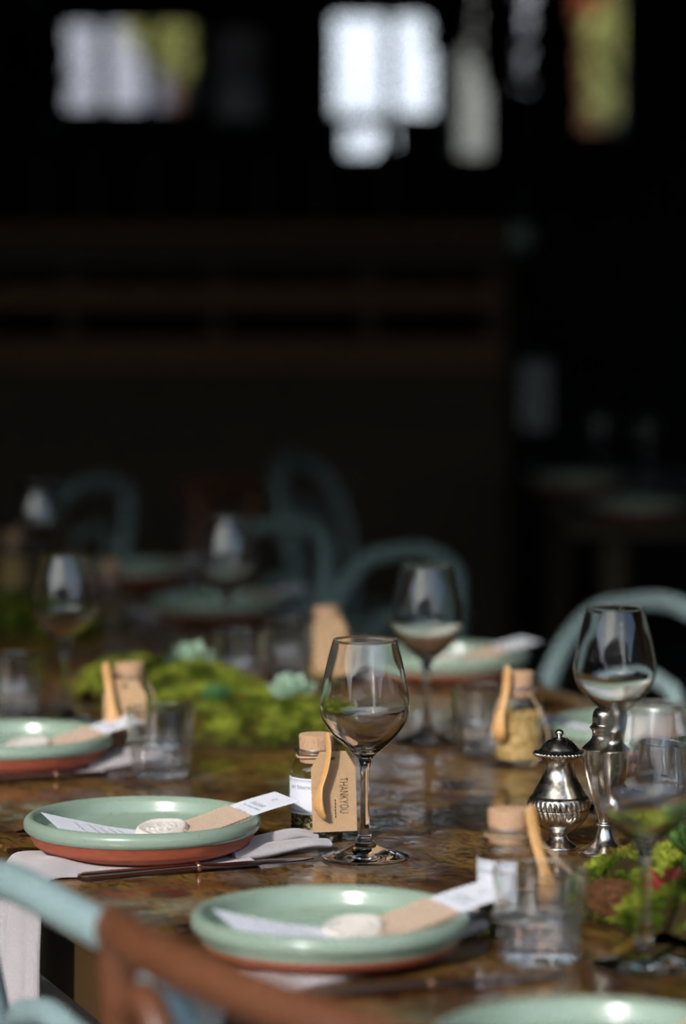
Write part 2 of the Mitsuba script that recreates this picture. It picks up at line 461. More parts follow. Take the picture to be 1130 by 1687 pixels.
shrub('yellow green shrub outside, seen beside the left window building', -1.08, 20.0, 3.1, 0.17, 'm_leafyellow', 3)
shrub('yellow flowering shrub outside, seen through the right window', 1.58, 20.0, 3.05, 0.26, 'm_leafyellow', 4)
shrub('red leaved shrub outside, seen in the top of the right window', 1.25, 17.0, 3.1, 0.10, 'm_leafred', 6)

# hanging plants inside, dark against the windows


def hanging_plant(label, x, y, ztop, zlow, r, seed):
    t = thing('hanging_plant', label, 'plant', 'hanging plants before the windows')
    part(t, 'cord', pl(tube([(x, y, 2.75), (x, y, ztop)], .006, 6)), 'm_frame')
    part(t, 'pot', pl(lathe([(0, ztop - .14), (.06, ztop - .14), (.085, ztop), (.075, ztop), (.06, ztop - .03), (0, ztop - .03)], 20)), 'm_frame', M((x, y, 0)))
    part(t, 'foliage', pl(leaf_cloud((x, y, (ztop + zlow) / 2), (r, r * .8, (ztop - zlow) / 2 + .05), 700, .09, seed, 2.0)), 'm_leafdark')


hanging_plant('dark hanging plant right of the brightest window', 0.41, 12.4, 2.46, 2.26, 0.05, 11)
hanging_plant('large dark hanging plant between the two right windows', 0.82, 12.4, 2.46, 1.85, 0.085, 12)
hanging_plant('dark hanging plant trailing in front of the tall narrow pane', 0.585, 12.1, 2.44, 2.05, 0.04, 13)
hanging_plant('dark hanging plant left of the left window', -1.19, 12.4, 2.40, 1.95, 0.08, 14)

# ------------------------------------------------------------------ sideboard with bottles
sb = thing('sideboard', 'long dark wooden sideboard with three plank rows along the back of the room', 'sideboard')
X0, X1, Y = -1.6, 0.455, 9.05
part(sb, 'worktop', pl(box(X0 - .03, X1 + .02, Y - .03, Y + .5, 1.415, 1.45, .004)), 'm_warmwood')
for z0, z1, mt in ((1.325, 1.413, 'm_darkwood'), (1.205, 1.275, 'm_warmwood'), (1.035, 1.125, 'm_warmwood')):
    part(sb, 'plank', pl(box(X0, X1, Y, Y + .025, z0, z1, .003)), mt)
for x in (-1.6, -1.22, -0.81, -0.39, 0.05, 0.40):
    part(sb, 'post', pl(box(x, x + .055, Y + .026, Y + .07, 0.0, 1.414, .003)), 'm_darkwood')
part(sb, 'lower_panel', pl(box(X0, X1, Y + .005, Y + .025, 0.06, 1.033)), 'm_darkwood')
part(sb, 'back_panel', pl(box(X0, X1, Y + .45, Y + .47, 0.0, 1.414)), 'm_wall')
part(sb, 'side_panel', pl(box(X1, X1 + .02, Y, Y + .47, 0.0, 1.414)), 'm_darkwood')
bot = pl(lathe([(0, 0), (.036, 0), (.038, .004), (.038, .17), (.035, .195), (.018, .225), (.0145, .24), (.0145, .295), (.017, .297), (.017, .308), (.010, .308), (.010, .29), (0, .29)], 24))
ORD = ('first', 'second', 'third', 'fourth', 'fifth', 'sixth', 'seventh')
for i, x in enumerate((-0.87, -0.73, -0.56, -0.39, -0.23, -0.06, 0.13)):
    whole('bottle', f'dark green glass bottle on the sideboard, {ORD[i]} from the left', 'bottle', bot, 'm_bottle', M((x, 9.18, 1.451)), 'bottles on the sideboard')
pn = thing('pendant_lamp', 'small unlit pale green glass globe lamp hanging right of the sideboard', 'lamp')
part(pn, 'cord', pl(tube([(.50, 9.0, 2.75), (.50, 9.0, 1.47)], .003, 6)), 'm_frame')
part(pn, 'globe', pl(trimesh.creation.icosphere(3, .042), True), 'm_paleglaze', M((.50, 9.0, 1.41)))
part(pn, 'cap', pl(lathe([(0, 0), (.018, 0), (.018, .02), (.006, .035), (0, .035)], 20)), 'm_frame', M((.50, 9.0, 1.445)))

# ------------------------------------------------------------------ the long table. table frame: x = across (from the camera's edge), y = along, away from the camera
ANG = 20.2
E0 = np.array([-0.2708, 2.8811])
CA, SA = math.cos(math.radians(ANG)), math.sin(math.radians(ANG))


def W(s, p, z=0.75):
    """A place on the table: s metres along its edge towards the camera, p metres in from that edge."""
    return np.array([E0[0] + s * SA + p * CA, E0[1] - s * CA + p * SA, z])


TW, S0, S1 = 0.985, 1.75, -4.6
tb = thing('dining_table', 'long dining table with a worn glossy brown wooden top', 'table')
TM = M((E0[0], E0[1], 0), ANG)
part(tb, 'tabletop', pl(box(0, TW, -S0, -S1, 0.722, 0.75, .0025)), 'm_table', TM)
part(tb, 'edge_strip', pl(box(-.006, 0, -S0, -S1, 0.712, 0.7485, .001)), 'm_table_edge', TM)
part(tb, 'edge_strip', pl(box(TW, TW + .006, -S0, -S1, 0.712, 0.7485, .001)), 'm_table_edge', TM)
for x in (.035, TW - .06):
    part(tb, 'apron', pl(box(x, x + .025, -S0 + .05, -S1 - .05, .622, .7215, .002)), 'm_table_edge', TM)
for y in (-S0 + .08, 1.67, -S1 - .15):
    for x in (.065, TW - .135):
        part(tb, 'leg', pl(box(x, x + .07, y, y + .07, 0.0, .7215, .003)), 'm_table_edge', TM)

# ------------------------------------------------------------------ wine glasses
outer = [(0, 0), (.030, 0), (.0400, .0006), (.0412, .0016), (.0405, .0026), (.030, .0052), (.020, .0085), (.0125, .0120), (.0098, .0145)]
knob = [(.0086, .0158), (.0086, .0178), (.0070, .0195), (.0056, .026), (.0046, .036), (.0042, .055), (.0042, .076), (.0050, .087), (.0068, .0945), (.0082, .0978)]
bowl_o = [(.0138, .1030), (.0220, .1102), (.0302, .1182), (.0374, .1276), (.0415, .1366), (.0431, .1450), (.0430, .1530), (.0412, .1640), (.0380, .1800), (.0343, .1960), (.0303, .2098)]
rim = [(.0300, .2108), (.0294, .2108)]
bowl_i = [(.0293, .2098), (.0332, .1960), (.0370, .1800), (.0402, .1640), (.0420, .1530), (.0421, .1450), (.0404, .1370), (.0362, .1288), (.0289, .1200), (.0206, .1128), (.0125, .1072), (.0060, .1046), (0, .1040)]
G = lathe(np.vstack([spl(outer, 3)[:-1], spl(outer[-1:] + knob, 3)[:-1], spl(knob[-1:] + bowl_o, 5), rim, spl(bowl_i, 5)]), 80)
fz = G.triangles_center[:, 2]


def sub(m, mask):
    return m.submesh([np.nonzero(mask)[0]], append=True, repair=False)


gb = sub(G, fz > .0978)
GB, GS, GF = pl(gb, 40), pl(sub(G, (fz <= .0978) & (fz > .0195)), 40), pl(sub(G, fz <= .0195), 40)
for s, p, lab in (
        (-.002, .3115, 'sharp clear wine glass standing just right of the jar with the THANKYOU tag'),
        (-.682, .646, 'clear wine glass standing before the middle far-side plate, behind the sharp glass'),
        (-.172, .654, 'clear wine glass standing right behind the tall silver shaker'),
        (.519, .357, 'blurred clear wine glass in the foreground in front of the right moss'),
        (-.99, .284, 'clear wine glass at the left behind the plate at the left border'),
        (-1.507, .666, 'blurred clear wine glass before the second farthest plate'),
        (-2.327, .602, 'faint blurred wine glass farthest away at the left border')):
    t = thing('wine_glass', lab, 'wine glass', 'empty wine glasses on the table')
    m = M(W(s, p, .7506), 33 * s)
    part(t, 'bowl', GB, 'm_glass', m)
    part(t, 'stem', GS, 'm_glass', m)
    part(t, 'foot', GF, 'm_glass', m)

# ------------------------------------------------------------------ tumblers
tum_o = [(0, .0015), (.024, .0015), (.0285, 0), (.0318, .0015), (.0322, .005), (.0328, .018), (.0333, .032), (.0345, .0345), (.0380, .0355), (.0388, .0372), (.0386, .040), (.0372, .0425), (.0372, .048), (.0378, .062), (.0384, .0755)]
tum_i = [(.0381, .0768), (.0371, .0768), (.0366, .0755), (.0360, .062), (.0352, .048), (.0340, .040), (.0322, .030), (.0305, .018), (.0280, .0125), (.020, .0105), (0, .010)]


def flute(A, R, Z):
    low = np.clip((.0345 - Z) / .004, 0, 1) * np.clip((R - .026) / .004, 0, 1)
    return 1 + low * (0.085 * np.abs(np.sin(A * 8)) - .055)


TU = lathe(np.vstack([tum_o, tum_i]), 160, flute)
tz_, tr_ = TU.triangles_center[:, 2], np.hypot(TU.triangles_center[:, 0], TU.triangles_center[:, 1])
TWALL = pl(sub(TU, ~((tr_ < .0285) & (tz_ < .0128))), 30)
TBASE = pl(lathe([(0, .0015), (.022, .0015), (.0262, .0006), (.0290, .002), (.0298, .005), (.0296, .010), (.0270, .0122), (.020, .0108), (0, .0104)], 64), 40)
TRIM = pl(tube([(.0379 * math.cos(a), .0379 * math.sin(a), .0770) for a in np.arange(72) * math.pi / 36], .0008, 8, closed=True), True)
TBAND = pl(tube([(.0370 * math.cos(a), .0370 * math.sin(a), .0385) for a in np.arange(72) * math.pi / 36], .0024, 10, closed=True), True)
for s, p, lab in (
        (-.538, .271, 'faceted glass tumbler in front of the jar with the spoon laid on its tag'),
        (.475, .284, 'large blurred faceted tumbler in the foreground in front of a corked jar'),
        (-.579, .676, 'glass tumbler left of the jar of golden herbs'),
        (-1.065, .236, 'blurred tumbler at the left border of the picture'),
        (-.366, .80, 'glass tumbler in front of the plate at the right border'),
        (-.127, .702, 'glass tumbler at the right border, right of the tall silver shaker'),
        (-1.216, .588, 'blurred tumbler behind the left moss, left of a pair'),
        (-1.315, .691, 'blurred tumbler behind the left moss, right of a pair')):
    t = thing('tumbler', lab, 'tumbler', 'glass tumblers on the table')
    m = M(W(s, p, .7506), 50 * p)
    part(t, 'wall', TWALL, 'm_cutglass', m)
    part(t, 'base', TBASE, 'm_glass', m)
    part(t, 'rim', TRIM, 'm_glass', m)
    part(t, 'band', TBAND, 'm_glass', m)

# ------------------------------------------------------------------ corked jars
JB = pl(lathe([(0, .001), (.020, .001), (.0235, 0), (.0250, .0025), (.0252, .008), (.0252, .064), (.0245, .070), (.0215, .0755), (.0185, .0785), (.0178, .0815)] + [(.0186, .0828), (.0204, .0835), (.0208, .0855), (.0204, .0878), (.0186, .0886), (.0172, .0884)], 56), 40)
jo = [(.020, .001), (.0235, 0), (.0250, .0025), (.0252, .008), (.0252, .064), (.0245, .070), (.0215, .0755), (.0185, .0785), (.0178, .0815), (.0186, .0828), (.0204, .0835), (.0208, .0855), (.0204, .0878), (.0186, .0886)]
jar_shell = lathe([(0, .001)] + jo + [(0, .0886)], 56)
JB = pl(sub(jar_shell, ~((jar_shell.triangles_center[:, 2] > .0885))), 40)
JL = pl(tube([(.0196 * math.cos(a), .0196 * math.sin(a), .0857) for a in np.arange(48) * math.pi / 24], .0019, 10, closed=True), True)
JBASE = pl(lathe([(0, .0005), (.0228, .0005), (.0240, .003), (.0240, .006), (.018, .0055), (0, .0045)], 48), 30)
CK = pl(lathe([(0, .074), (.0150, .074), (.0155, .0745), (.0168, .0998), (.0162, .1008), (0, .1010)], 48), 40)


def herbs(h, seed):
    g = np.random.default_rng(seed)
    base = lathe([(0, .0065), (.0235, .0065), (.0237, .009), (.0237, h - .004), (.020, h), (.010, h + .003), (0, h + .001)], 32)
    n = 650
    a = g.random(n) * 2 * np.pi
    r = .0236 * np.sqrt(g.random(n))
    z = .008 + (h - .004) * g.random(n)
    edge = g.random(n) < .6
    r[edge] = .0228
    z[~edge] = h + .001 + .003 * g.random((~edge).sum())
    parts = [base]
    tri = trimesh.creation.box((.0055, .0012, .0026))
    V, F = [], []
    for i in range(n):
        m = M((0, 0, 0), *(360 * g.random(3))) @ np.diag([*(0.5 + g.random(3)), 1])
        v = tri.vertices @ m[:3, :3].T + np.array([r[i] * math.cos(a[i]), r[i] * math.sin(a[i]), z[i]])
        q = np.hypot(v[:, 0], v[:, 1])
        v[:, :2] *= np.minimum(1, .0246 / np.maximum(q, 1e-9))[:, None]
        V.append(v)
        F.append(tri.faces + 8 * i)
    return cat(base, trimesh.Trimesh(np.vstack(V), np.vstack(F), process=False))


HB = {k: pl(herbs(h, i)) for i, (k, h) in enumerate((('low', .024), ('high', .052)))}
TAGO = np.array([(-.0215, 0), (.0215, 0), (.0215, .060), (.0125, .0755), (-.0125, .0755), (-.0215, .060)])
from shapely.geometry import Polygon, Point
tag_mesh = trimesh.creation.extrude_polygon(Polygon(TAGO).difference(Point(0, .069).buffer(.0022)), .0007, engine='earcut')
tag_mesh.apply_transform(M((0, 0, 0), rx=90))
tag_mesh.apply_translation((0, .00035, 0))
TAG = pl(tag_mesh)
tx = meshkit.text_mesh('THANKYOU', 1.0, .05)
b = tx.bounds
tx.apply_translation(-b[0])
tx.apply_scale([.0335 / (b[1] - b[0])[0], .0082 / (b[1] - b[0])[1], .00015 / (b[1] - b[0])[2]])
tx.apply_transform(M((0, 0, 0), rz=-90))                # reads downwards
tx.apply_transform(M((0, 0, 0), rx=90))                 # stands on the tag's face
TXT = pl(moved(tx, (.0056, -.00035, .0505)))
sm = cat(*[box(.0005, .0016, -.0005, -.0004, z, z + .0022) for z in np.arange(.013, .030, .0030)])
SMALL = pl(sm)


def curved_patch(R, a0, a1, z0, z1, th=.0003, n=24):
    a = np.radians(np.linspace(a0, a1, n))
    g = np.stack([np.stack([R * np.cos(a), R * np.sin(a), np.full(n, z)], -1) for z in np.linspace(z0, z1, 3)], 1)
    return sheet(g, th)[0]


LAB = pl(curved_patch(.02545, 175, 290, .027, .0615), True)
LBR = pl(cat(curved_patch(.02565, 178, 287, .0295, .0303), curved_patch(.02565, 178, 287, .0590, .0598), curved_patch(.02565, 285.5, 287.2, .0295, .0598, n=4),
             curved_patch(.02565, 180, 284, .0312, .0315), curved_patch(.02565, 180, 284, .0577, .0580), curved_patch(.02565, 283.6, 284.3, .0312, .0580, n=4)), True)
lt = meshkit.text_mesh('en blend', .0032, .0002)
lt = lt.subdivide_to_size(.0012)
lv = lt.vertices.copy()
la = np.radians(205) + lv[:, 0] * 1.45 / .0257
lt.vertices = np.stack([(.0257 + lv[:, 2]) * np.cos(la), (.0257 + lv[:, 2]) * np.sin(la), .0515 + lv[:, 1] * 1.1], -1)
LTX = pl(lt)


def spoon(pts, face):
    """A small wooden spoon: rounded handle end, neck, oval bowl; the path runs along the pts, face is the direction its width is measured across."""
    P = spl(pts, 10)
    t = np.linspace(0, 1, len(P))
    w = np.interp(t, [0, .03, .10, .45, .55, .66, .80, .93, .985, 1], [.0015, .0040, .0050, .0042, .0044, .0070, .0088, .0070, .0035, .0005])
    return tube(P, w, 16, True, .36, face)


SP = pl(spoon([(0, 0, .105), (0, .001, .086), (0, -.003, .068), (0, -.010, .050), (0, -.011, .034), (0, -.005, .022)], (0, -1, .001)), True)
ring = [(.0188 * math.cos(a), .0188 * math.sin(a), .0805 + .0006 * math.sin(3 * a)) for a in np.arange(40) * math.pi / 20]
TWR = pl(tube(ring, .0009, 6, closed=True), True)


def twine(pts, r=.0009):
    return pl(tube(spl(pts, 8), r, 6), True)


def jar(s, p, lab, herb, rz=0, tag=None, label=False, tw=None, group='corked herb jars on the table'):
    """rz turns the jar; its -y side then faces the camera."""
    t = thing('corked_jar', lab, 'jar', group)
    m = M(W(s, p, .7506), rz, s=1.04)
    part(t, 'glass_body', JB, 'm_thin', m)
    part(t, 'glass_base', JBASE, 'm_glass', m)
    part(t, 'glass_lip', JL, 'm_glass', m)
    part(t, 'cork', CK, 'm_cork', m, 'pale brown cork')
    if herb:
        part(t, 'herbs', HB[herb[0]], herb[1], m, 'dried herbs in the jar', 'stuff')
    w = part(t, 'twine', TWR, 'm_twine', m)
    for q in tw or ():
        part(t, 'twine', twine(q), 'm_twine', m)
    if tag is not None:
        tm = m @ tag
        k = part(t, 'gift_tag', TAG, 'm_kraft', tm, 'brown kraft paper tag with cut corners')
        part(k, 'lettering', TXT, 'm_ink', tm, 'the word THANKYOU in thin black capitals reading downwards')
        part(k, 'small_print', SMALL, 'm_ink', tm)
    if label:
        k = part(t, 'paper_label', LAB, 'm_label', m, 'white paper label with a grey blue double border')
        part(k, 'border', LBR, 'm_labelblue', m)
        part(k, 'lettering', LTX, 'm_inkgrey', m)
    return m


SPG = 'wooden spoons tied to the jars'
j1 = jar(-.112, .302, 'sharp corked glass jar with white label and THANKYOU tag, left of the sharp wine glass', ('low', 'm_herb_dark'),
         0, M((.0175, -.0305, .0125), rz=14, rx=-7), True)
whole('wooden_spoon', 'small curved wooden spoon in front of the THANKYOU tag', 'spoon', SP, 'm_spoon', j1 @ M((.0135, -.0345, .0030), rz=-62, rx=2), SPG)
j2 = jar(.357, .307, 'corked glass jar between the front plate and the large foreground tumbler', ('low', 'm_herb_dark'), -8, None, True,
         [[(.020, -.004, .0805), (.034, -.012, .070), (.050, -.020, .056), (.064, -.024, .048)]])
whole('wooden_spoon', 'blurred wooden spoon leaning on the right side of the foreground jar', 'spoon', SP, 'm_spoon', j2 @ M((.034, -.010, .0030), rz=30, ry=-8, rx=-3), SPG)
j3 = jar(-.722, .289, 'corked jar mostly hidden behind a kraft tag, left of the tumbler', ('low', 'm_herb_dark'), 0, M((-.004, -.0285, .001), rz=-6, rx=-3, s=1.12), False,
         [[(.017, .0, .0805), (.026, -.006, .070), (.029, -.010, .050), (.028, -.012, .032)]])
whole('wooden_spoon', 'wooden spoon lying flat against a blank kraft tag at the left', 'spoon', SP, 'm_spoon', j3 @ M((-.010, -.0335, .002), rz=6, ry=-8), SPG)
j4 = jar(-.489, .682, 'corked jar filled with golden dried herbs, behind the round silver shaker', ('high', 'm_herb_gold'), 0, None, False,
         [[(-.016, -.012, .0805), (-.026, -.016, .062), (-.027, -.018, .040), (-.022, -.020, .018)], [(.010, -.018, .0805), (.022, -.022, .062), (.031, -.022, .036), (.028, -.028, .018), (.012, -.034, .002)]])
whole('wooden_spoon', 'wooden spoon upright at the left side of the golden herb jar', 'spoon', SP, 'm_spoon', j4 @ M((-.020, -.020, .006), rz=-30, ry=4), SPG)
j5 = jar(-1.223, .715, 'blurred corked jar behind the rim of the sharp wine glass', ('low', 'm_herb_dark'), 0, M((.004, -.0275, .018), rz=5, rx=-3))
j7 = jar(-2.61, .629, 'blurred corked jar farthest away at the left border', ('high', 'm_herb_gold'))
j8 = jar(-2.021, .638, 'dim blurred corked jar right of the left wine glass', ('low', 'm_herb_dark'))
j9 = jar(-.060, .775, 'corked jar cut by the right border, behind a tumbler', ('high', 'm_herb_gold'))

# ------------------------------------------------------------------ silver shakers


def gad(A, R, Z):
    f = 1.0
    for z, w, k, amp in ((.0935, .0030, 40, .05), (.0435, .0062, 34, .035), (.0350, .0045, 34, .022)):
        f = f + amp * np.cos(A * k + Z * 260) * np.clip(1 - np.abs(Z - z) / w, 0, 1)
    return f


pep_body = [(0, 0), (.0165, 0), (.0185, .0008), (.0185, .0022), (.0160, .0040), (.0110, .0075), (.0080, .0115), (.0085, .0140), (.0140, .0180), (.0215, .0235), (.0268, .0300), (.0290, .0365),
            (.0293, .0388), (.0286, .0394), (.0298, .0400), (.0302, .0445), (.0292, .0495), (.0270, .0520), (.0262, .0528), (.0225, .0600), (.0175, .0690), (.0150, .0770), (.0147, .0830), (.0160, .0880), (.0172, .0908), (0, .0908)]
pep_lid = [(0, .0904), (.0200, .0904), (.0240, .0918), (.0246, .0940), (.0225, .0958), (.0195, .0968), (.0165, .1010), (.0110, .1060), (.0050, .1085), (.0028, .1092), (.0026, .1105), (.0038, .1118), (.0043, .1135), (.0034, .1156), (.0015, .1166), (0, .1168)]
PB, PLD = pl(lathe(np.vstack([spl(pep_body, 4)]), 200, gad), 50), pl(lathe(np.vstack([spl(pep_lid, 4)]), 200, gad), 50)
t = thing('pepper_shaker', 'round bulbous tarnished silver shaker with ribbed bands and a knob on its lid', 'shaker')
m = M(W(.015, .507, .7503), 20)
part(t, 'body', PB, 'm_silver', m)
part(t, 'lid', PLD, 'm_silver', m)
holes = cat(*[moved(trimesh.creation.icosphere(1, .0008), (rr * math.cos(a), rr * math.sin(a), zz)) for rr, zz, k in ((.0085, .1074, 6), (.0130, .1046, 9)) for a in np.arange(k) * 2 * math.pi / k])
part(t, 'pour_holes', pl(holes), 'm_ink', m)
sal_body = [(0, 0), (.0225, 0), (.0252, .0010), (.0250, .0030), (.0222, .0050), (.0150, .0090), (.0100, .0150), (.0072, .0220), (.0062, .0268), (.0075, .0276), (.0082, .0290), (.0075, .0304), (.0062, .0312), (.0064, .0350),
            (.0095, .0450), (.0145, .0600), (.0185, .0760), (.0210, .0900), (.0220, .1010), (.0222, .1030), (.0215, .1042), (.0180, .1075), (.0140, .1115), (.0122, .1165), (.0130, .1205), (.0142, .1222), (.0142, .1240), (0, .1240)]
sal_lid = [(0, .1238), (.0132, .1238), (.0136, .1250), (.0128, .1262), (.0124, .1290), (.0122, .1350), (.0108, .1395), (.0070, .1425), (0, .1436)]
t = thing('salt_shaker', 'tall slim silver urn-shaped shaker on a flared foot, right of the round shaker', 'shaker')
m = M(W(.060, .535, .7503))
part(t, 'body', pl(lathe(spl(sal_body, 4), 96), 50), 'm_silver', m)
part(t, 'cap', pl(lathe(spl(sal_lid, 4), 72), 50), 'm_silver', m)

# ------------------------------------------------------------------ plates, cards, napkins, cutlery
UP_ = [(0, .0115), (.060, .0115), (.080, .0120), (.0925, .0145), (.0985, .0195), (.1010, .0262), (.1030, .0310), (.1068, .0345), (.1105, .0340), (.1134, .0308), (.1143, .0268), (.1136, .0228), (.1112, .0200)]


def plate_meshes(zg):
    """The green glazed upper of a plate and the bare terracotta below it; the glaze stops near height zg."""
    up = spl(UP_, 5)
    low = [(.1100, .0190), (.1085, .0165), (.1062, .0120), (.1030, .0075), (.0930, .0030), (.0860, .0002), (.078, 0), (.074, .003), (0, .003)]
    lo = spl(low[:6], 4)
    side = np.vstack([up, lo[lo[:, 1] > zg], [[np.interp(zg, lo[::-1, 1], lo[::-1, 0]), zg]]]) if zg < .019 else up
    end = side[-1]
    glaze = lathe(np.vstack([side, [[end[0] - .004, end[1]], [0, .0095]]]), 120)
    rest = np.vstack([[[0, .0092]], [[end[0] - .0045, end[1] - .0002]], [[end[0] - .0006, end[1] - .0004]], lo[lo[:, 1] < end[1] - .0006], low[6:]])
    terra = lathe(rest, 120)
    return pl(glaze, 35), pl(terra, 30)


PL_A, PL_B = plate_meshes(.0195), plate_meshes(.0130)
CARD_X = np.array([0, .04, .08, .11, .14, .17, .205, .225, .242])
CARD_Z = np.array([.0365, .0270, .0188, .0158, .0190, .0265, .0368, .0412, .0445])


def card_grid(x0, x1, w, dz, nx, ny, point=True):
    x = np.linspace(x0, x1, nx)
    from scipy.interpolate import PchipInterpolator
    z = PchipInterpolator(CARD_X, CARD_Z)(x) + dz
    y = np.linspace(-w / 2, w / 2, ny)
    g = np.zeros((nx, ny, 3))
    g[..., 0] = x[:, None]
    g[..., 1] = y[None]
    g[..., 2] = z[:, None] + y[None] * .13 * np.clip(1 - x / .10, 0, 1)[:, None]
    return g


cm, cuv = sheet(card_grid(0, .242, .062, 0, 50, 9), .0005)
CARD = pl(cm, True, cuv)
bm1, buv = sheet(card_grid(.098, .192, .0645, .0011, 30, 9), .0011)
BUR = pl(bm1, True, buv)
bm2, buv2 = sheet(card_grid(.098, .192, .0645, -.0011, 30, 9), .0009)
BUR2 = pl(bm2, True, buv2)


def seal_mesh():
    g = np.random.default_rng(2)
    n, k = 72, 22
    V = [(0, 0, .0030)]
    for i in range(1, k + 1):
        q = i / k
        for j in range(n):
            a = 2 * math.pi * j / n
            R = .0230 * (1 + .05 * math.sin(3 * a + 1) + .03 * math.sin(5 * a))
            z = .0032 if q < .70 else (.0032 + .0016 * math.sin((q - .70) / .30 * math.pi) - .0032 * max(0, (q - .86) / .14) ** 2)
            if q < .68:
                r_, th = q, a
                z += .0011 * max(0, math.sin(6 * th + 9 * r_)) * max(0, math.sin(r_ / .68 * math.pi)) + .0005 * math.sin(40 * r_)
            V.append((R * q * math.cos(a), R * q * math.sin(a), z))
    F = [(0, 1 + j, 1 + (j + 1) % n) for j in range(n)]
    for i in range(k - 1):
        for j in range(n):
            a, b_ = 1 + i * n + j, 1 + i * n + (j + 1) % n
            F += [(a, a + n, b_ + n), (a, b_ + n, b_)]
    V.append((0, 0, 0))
    c = len(V) - 1
    F += [(c, 1 + (k - 1) * n + (j + 1) % n, 1 + (k - 1) * n + j) for j in range(n)]
    return trimesh.Trimesh(np.array(V), np.array(F), process=False)


SEAL = pl(seal_mesh(), 40)
CTW = pl(tube(spl([(.128, y, .0225) for y in np.linspace(-.032, .032, 6)], 4), .0007, 6), True)


def menu_card(base, lab, rz=23.5, off=(-.083, -.056)):
    t = thing('menu_card', lab, 'menu card', 'menu cards across the plates')
    m = base @ M((off[0], off[1], .0006), rz)
    part(t, 'paper', CARD, 'm_card', m)
    part(t, 'burlap_band', BUR, 'm_burlap', m, 'woven beige burlap band')
    part(t, 'burlap_band', BUR2, 'm_burlap', m, 'woven beige burlap band')
    part(t, 'twine', CTW, 'm_twine', m)
    part(t, 'wax_seal', SEAL, 'm_wax', m @ M((.113, .002, .0190), rx=9, ry=-7, s=1.12), 'round cream wax seal')


def napkin_mesh(e):
    """Folded linen strip: hangs over the table edge at -x, runs under the plate and ends in two rolled folds at +x. Setting frame, table top at 0."""
    path = np.vstack([spl([(-e - .016, -.165), (-e - .0145, -.090), (-e - .012, -.045), (-e - .0095, -.016), (-e - .004, -.001), (-e + .008, .0032), (-e + .030, .0028)], 6), [(-.06, .0016), (.0, .0012), (.06, .0012), (.085, .0016)]])
    y = np.linspace(-.066, .066, 25)
    g = np.zeros((len(path), len(y), 3))
    g[..., 0] = path[:, :1]
    g[..., 1] = y[None]
    g[..., 2] = path[:, 1:]
    hang = np.clip(-path[:, 1] / .12, 0, 1)[:, None]
    g[..., 0] -= hang * (.010 + .010 * np.sin(y[None] * 95 + 1.0))
    g[..., 0] += hang * .022 * np.clip((-.038 - y[None]) / .004, 0, 1)
    g[..., 1] *= 1 - .05 * hang
    top = (np.clip((path[:, 0] + e) / .03, 0, 1) * np.clip((-.07 - path[:, 0]) / .03, 0, 1) * (path[:, 1] > 0))[:, None]
    g[..., 2] += top * (.004 * np.cos(y[None] * 60) + .002)
    a = sheet(g, .0022)[0]
    out = [a]
    for y0, y1, h, ph in ((.006, .024, .010, 0.0), (-.016, -.014, .006, 1.7)):
        P = spl([(.070, y0, .0035), (.100, y0 + .3 * (y1 - y0), .0045), (.125, y0 + .6 * (y1 - y0), .0045 + h * .4), (.150, y1, .0058 + h * .55), (.172, y1 + .002, .0075)], 6)
        r = np.interp(np.linspace(0, 1, len(P)), [0, .3, .6, .9, 1], [.020, .017, .013, .011, .0105])
        out.append(tube(P, r, 18, True, .48 if h > .008 else .40, (0, 0, 1)))
    return cat(*out)




def knife_meshes():
    """Handle towards -x, blade towards +x, lying on the table."""
    xh = np.linspace(-.118, 0, 24)
    w = np.interp(xh, [-.118, -.112, -.09, -.04, -.006, 0], [.0050, .0070, .0072, .0058, .0050, .0056])
    hh = np.interp(xh, [-.118, -.112, -.09, -.03, 0], [.0030, .0042, .0042, .0036, .0034])
    ang = np.arange(16) * 2 * np.pi / 16
    sx = np.sign(np.cos(ang)) * np.abs(np.cos(ang)) ** .6
    sz = np.sign(np.sin(ang)) * np.abs(np.sin(ang)) ** .6

    def loft(x, w, h, zc, yc=0):
        V = np.stack([np.repeat(x[:, None], 16, 1), yc + w[:, None] * sx[None], zc[:, None] + h[:, None] * sz[None]], -1).reshape(-1, 3)
        n = len(x)
        i, j = np.meshgrid(np.arange(n - 1), np.arange(16), indexing='ij')
        q = np.stack([i * 16 + j, i * 16 + (j + 1) % 16, (i + 1) * 16 + (j + 1) % 16, (i + 1) * 16 + j], -1).reshape(-1, 4)
        V = np.vstack([V, V[:16].mean(0, keepdims=True), V[-16:].mean(0, keepdims=True)])
        k = np.arange(16)
        F = [q[:, [0, 1, 2]], q[:, [0, 2, 3]], np.stack([k * 0 + n * 16, (k + 1) % 16, k], 1), np.stack([k * 0 + n * 16 + 1, (n - 1) * 16 + k, (n - 1) * 16 + (k + 1) % 16], 1)]
        return fix(trimesh.Trimesh(V, np.vstack(F), process=False))
    handle = loft(xh, w, hh, .0048 + 0 * xh)
    collar = loft(np.array([-.002, -.0005, .0015, .003]), np.array([.0052, .0064, .0064, .0052]), np.array([.0034, .0046, .0046, .0032]), np.full(4, .0050))
    xb = np.linspace(.002, .120, 22)
    wb = np.interp(xb, [0, .02, .06, .095, .113, .120], [.0050, .0085, .0095, .0085, .0050, .0006])
    blade = loft(xb, wb, np.interp(xb, [0, .03, .12], [.0026, .0012, .0008]), np.interp(xb, [0, .12], [.0045, .0030]))
    return handle, collar, blade


KH, KC, KB_ = [pl(x, 40) for x in knife_meshes()]


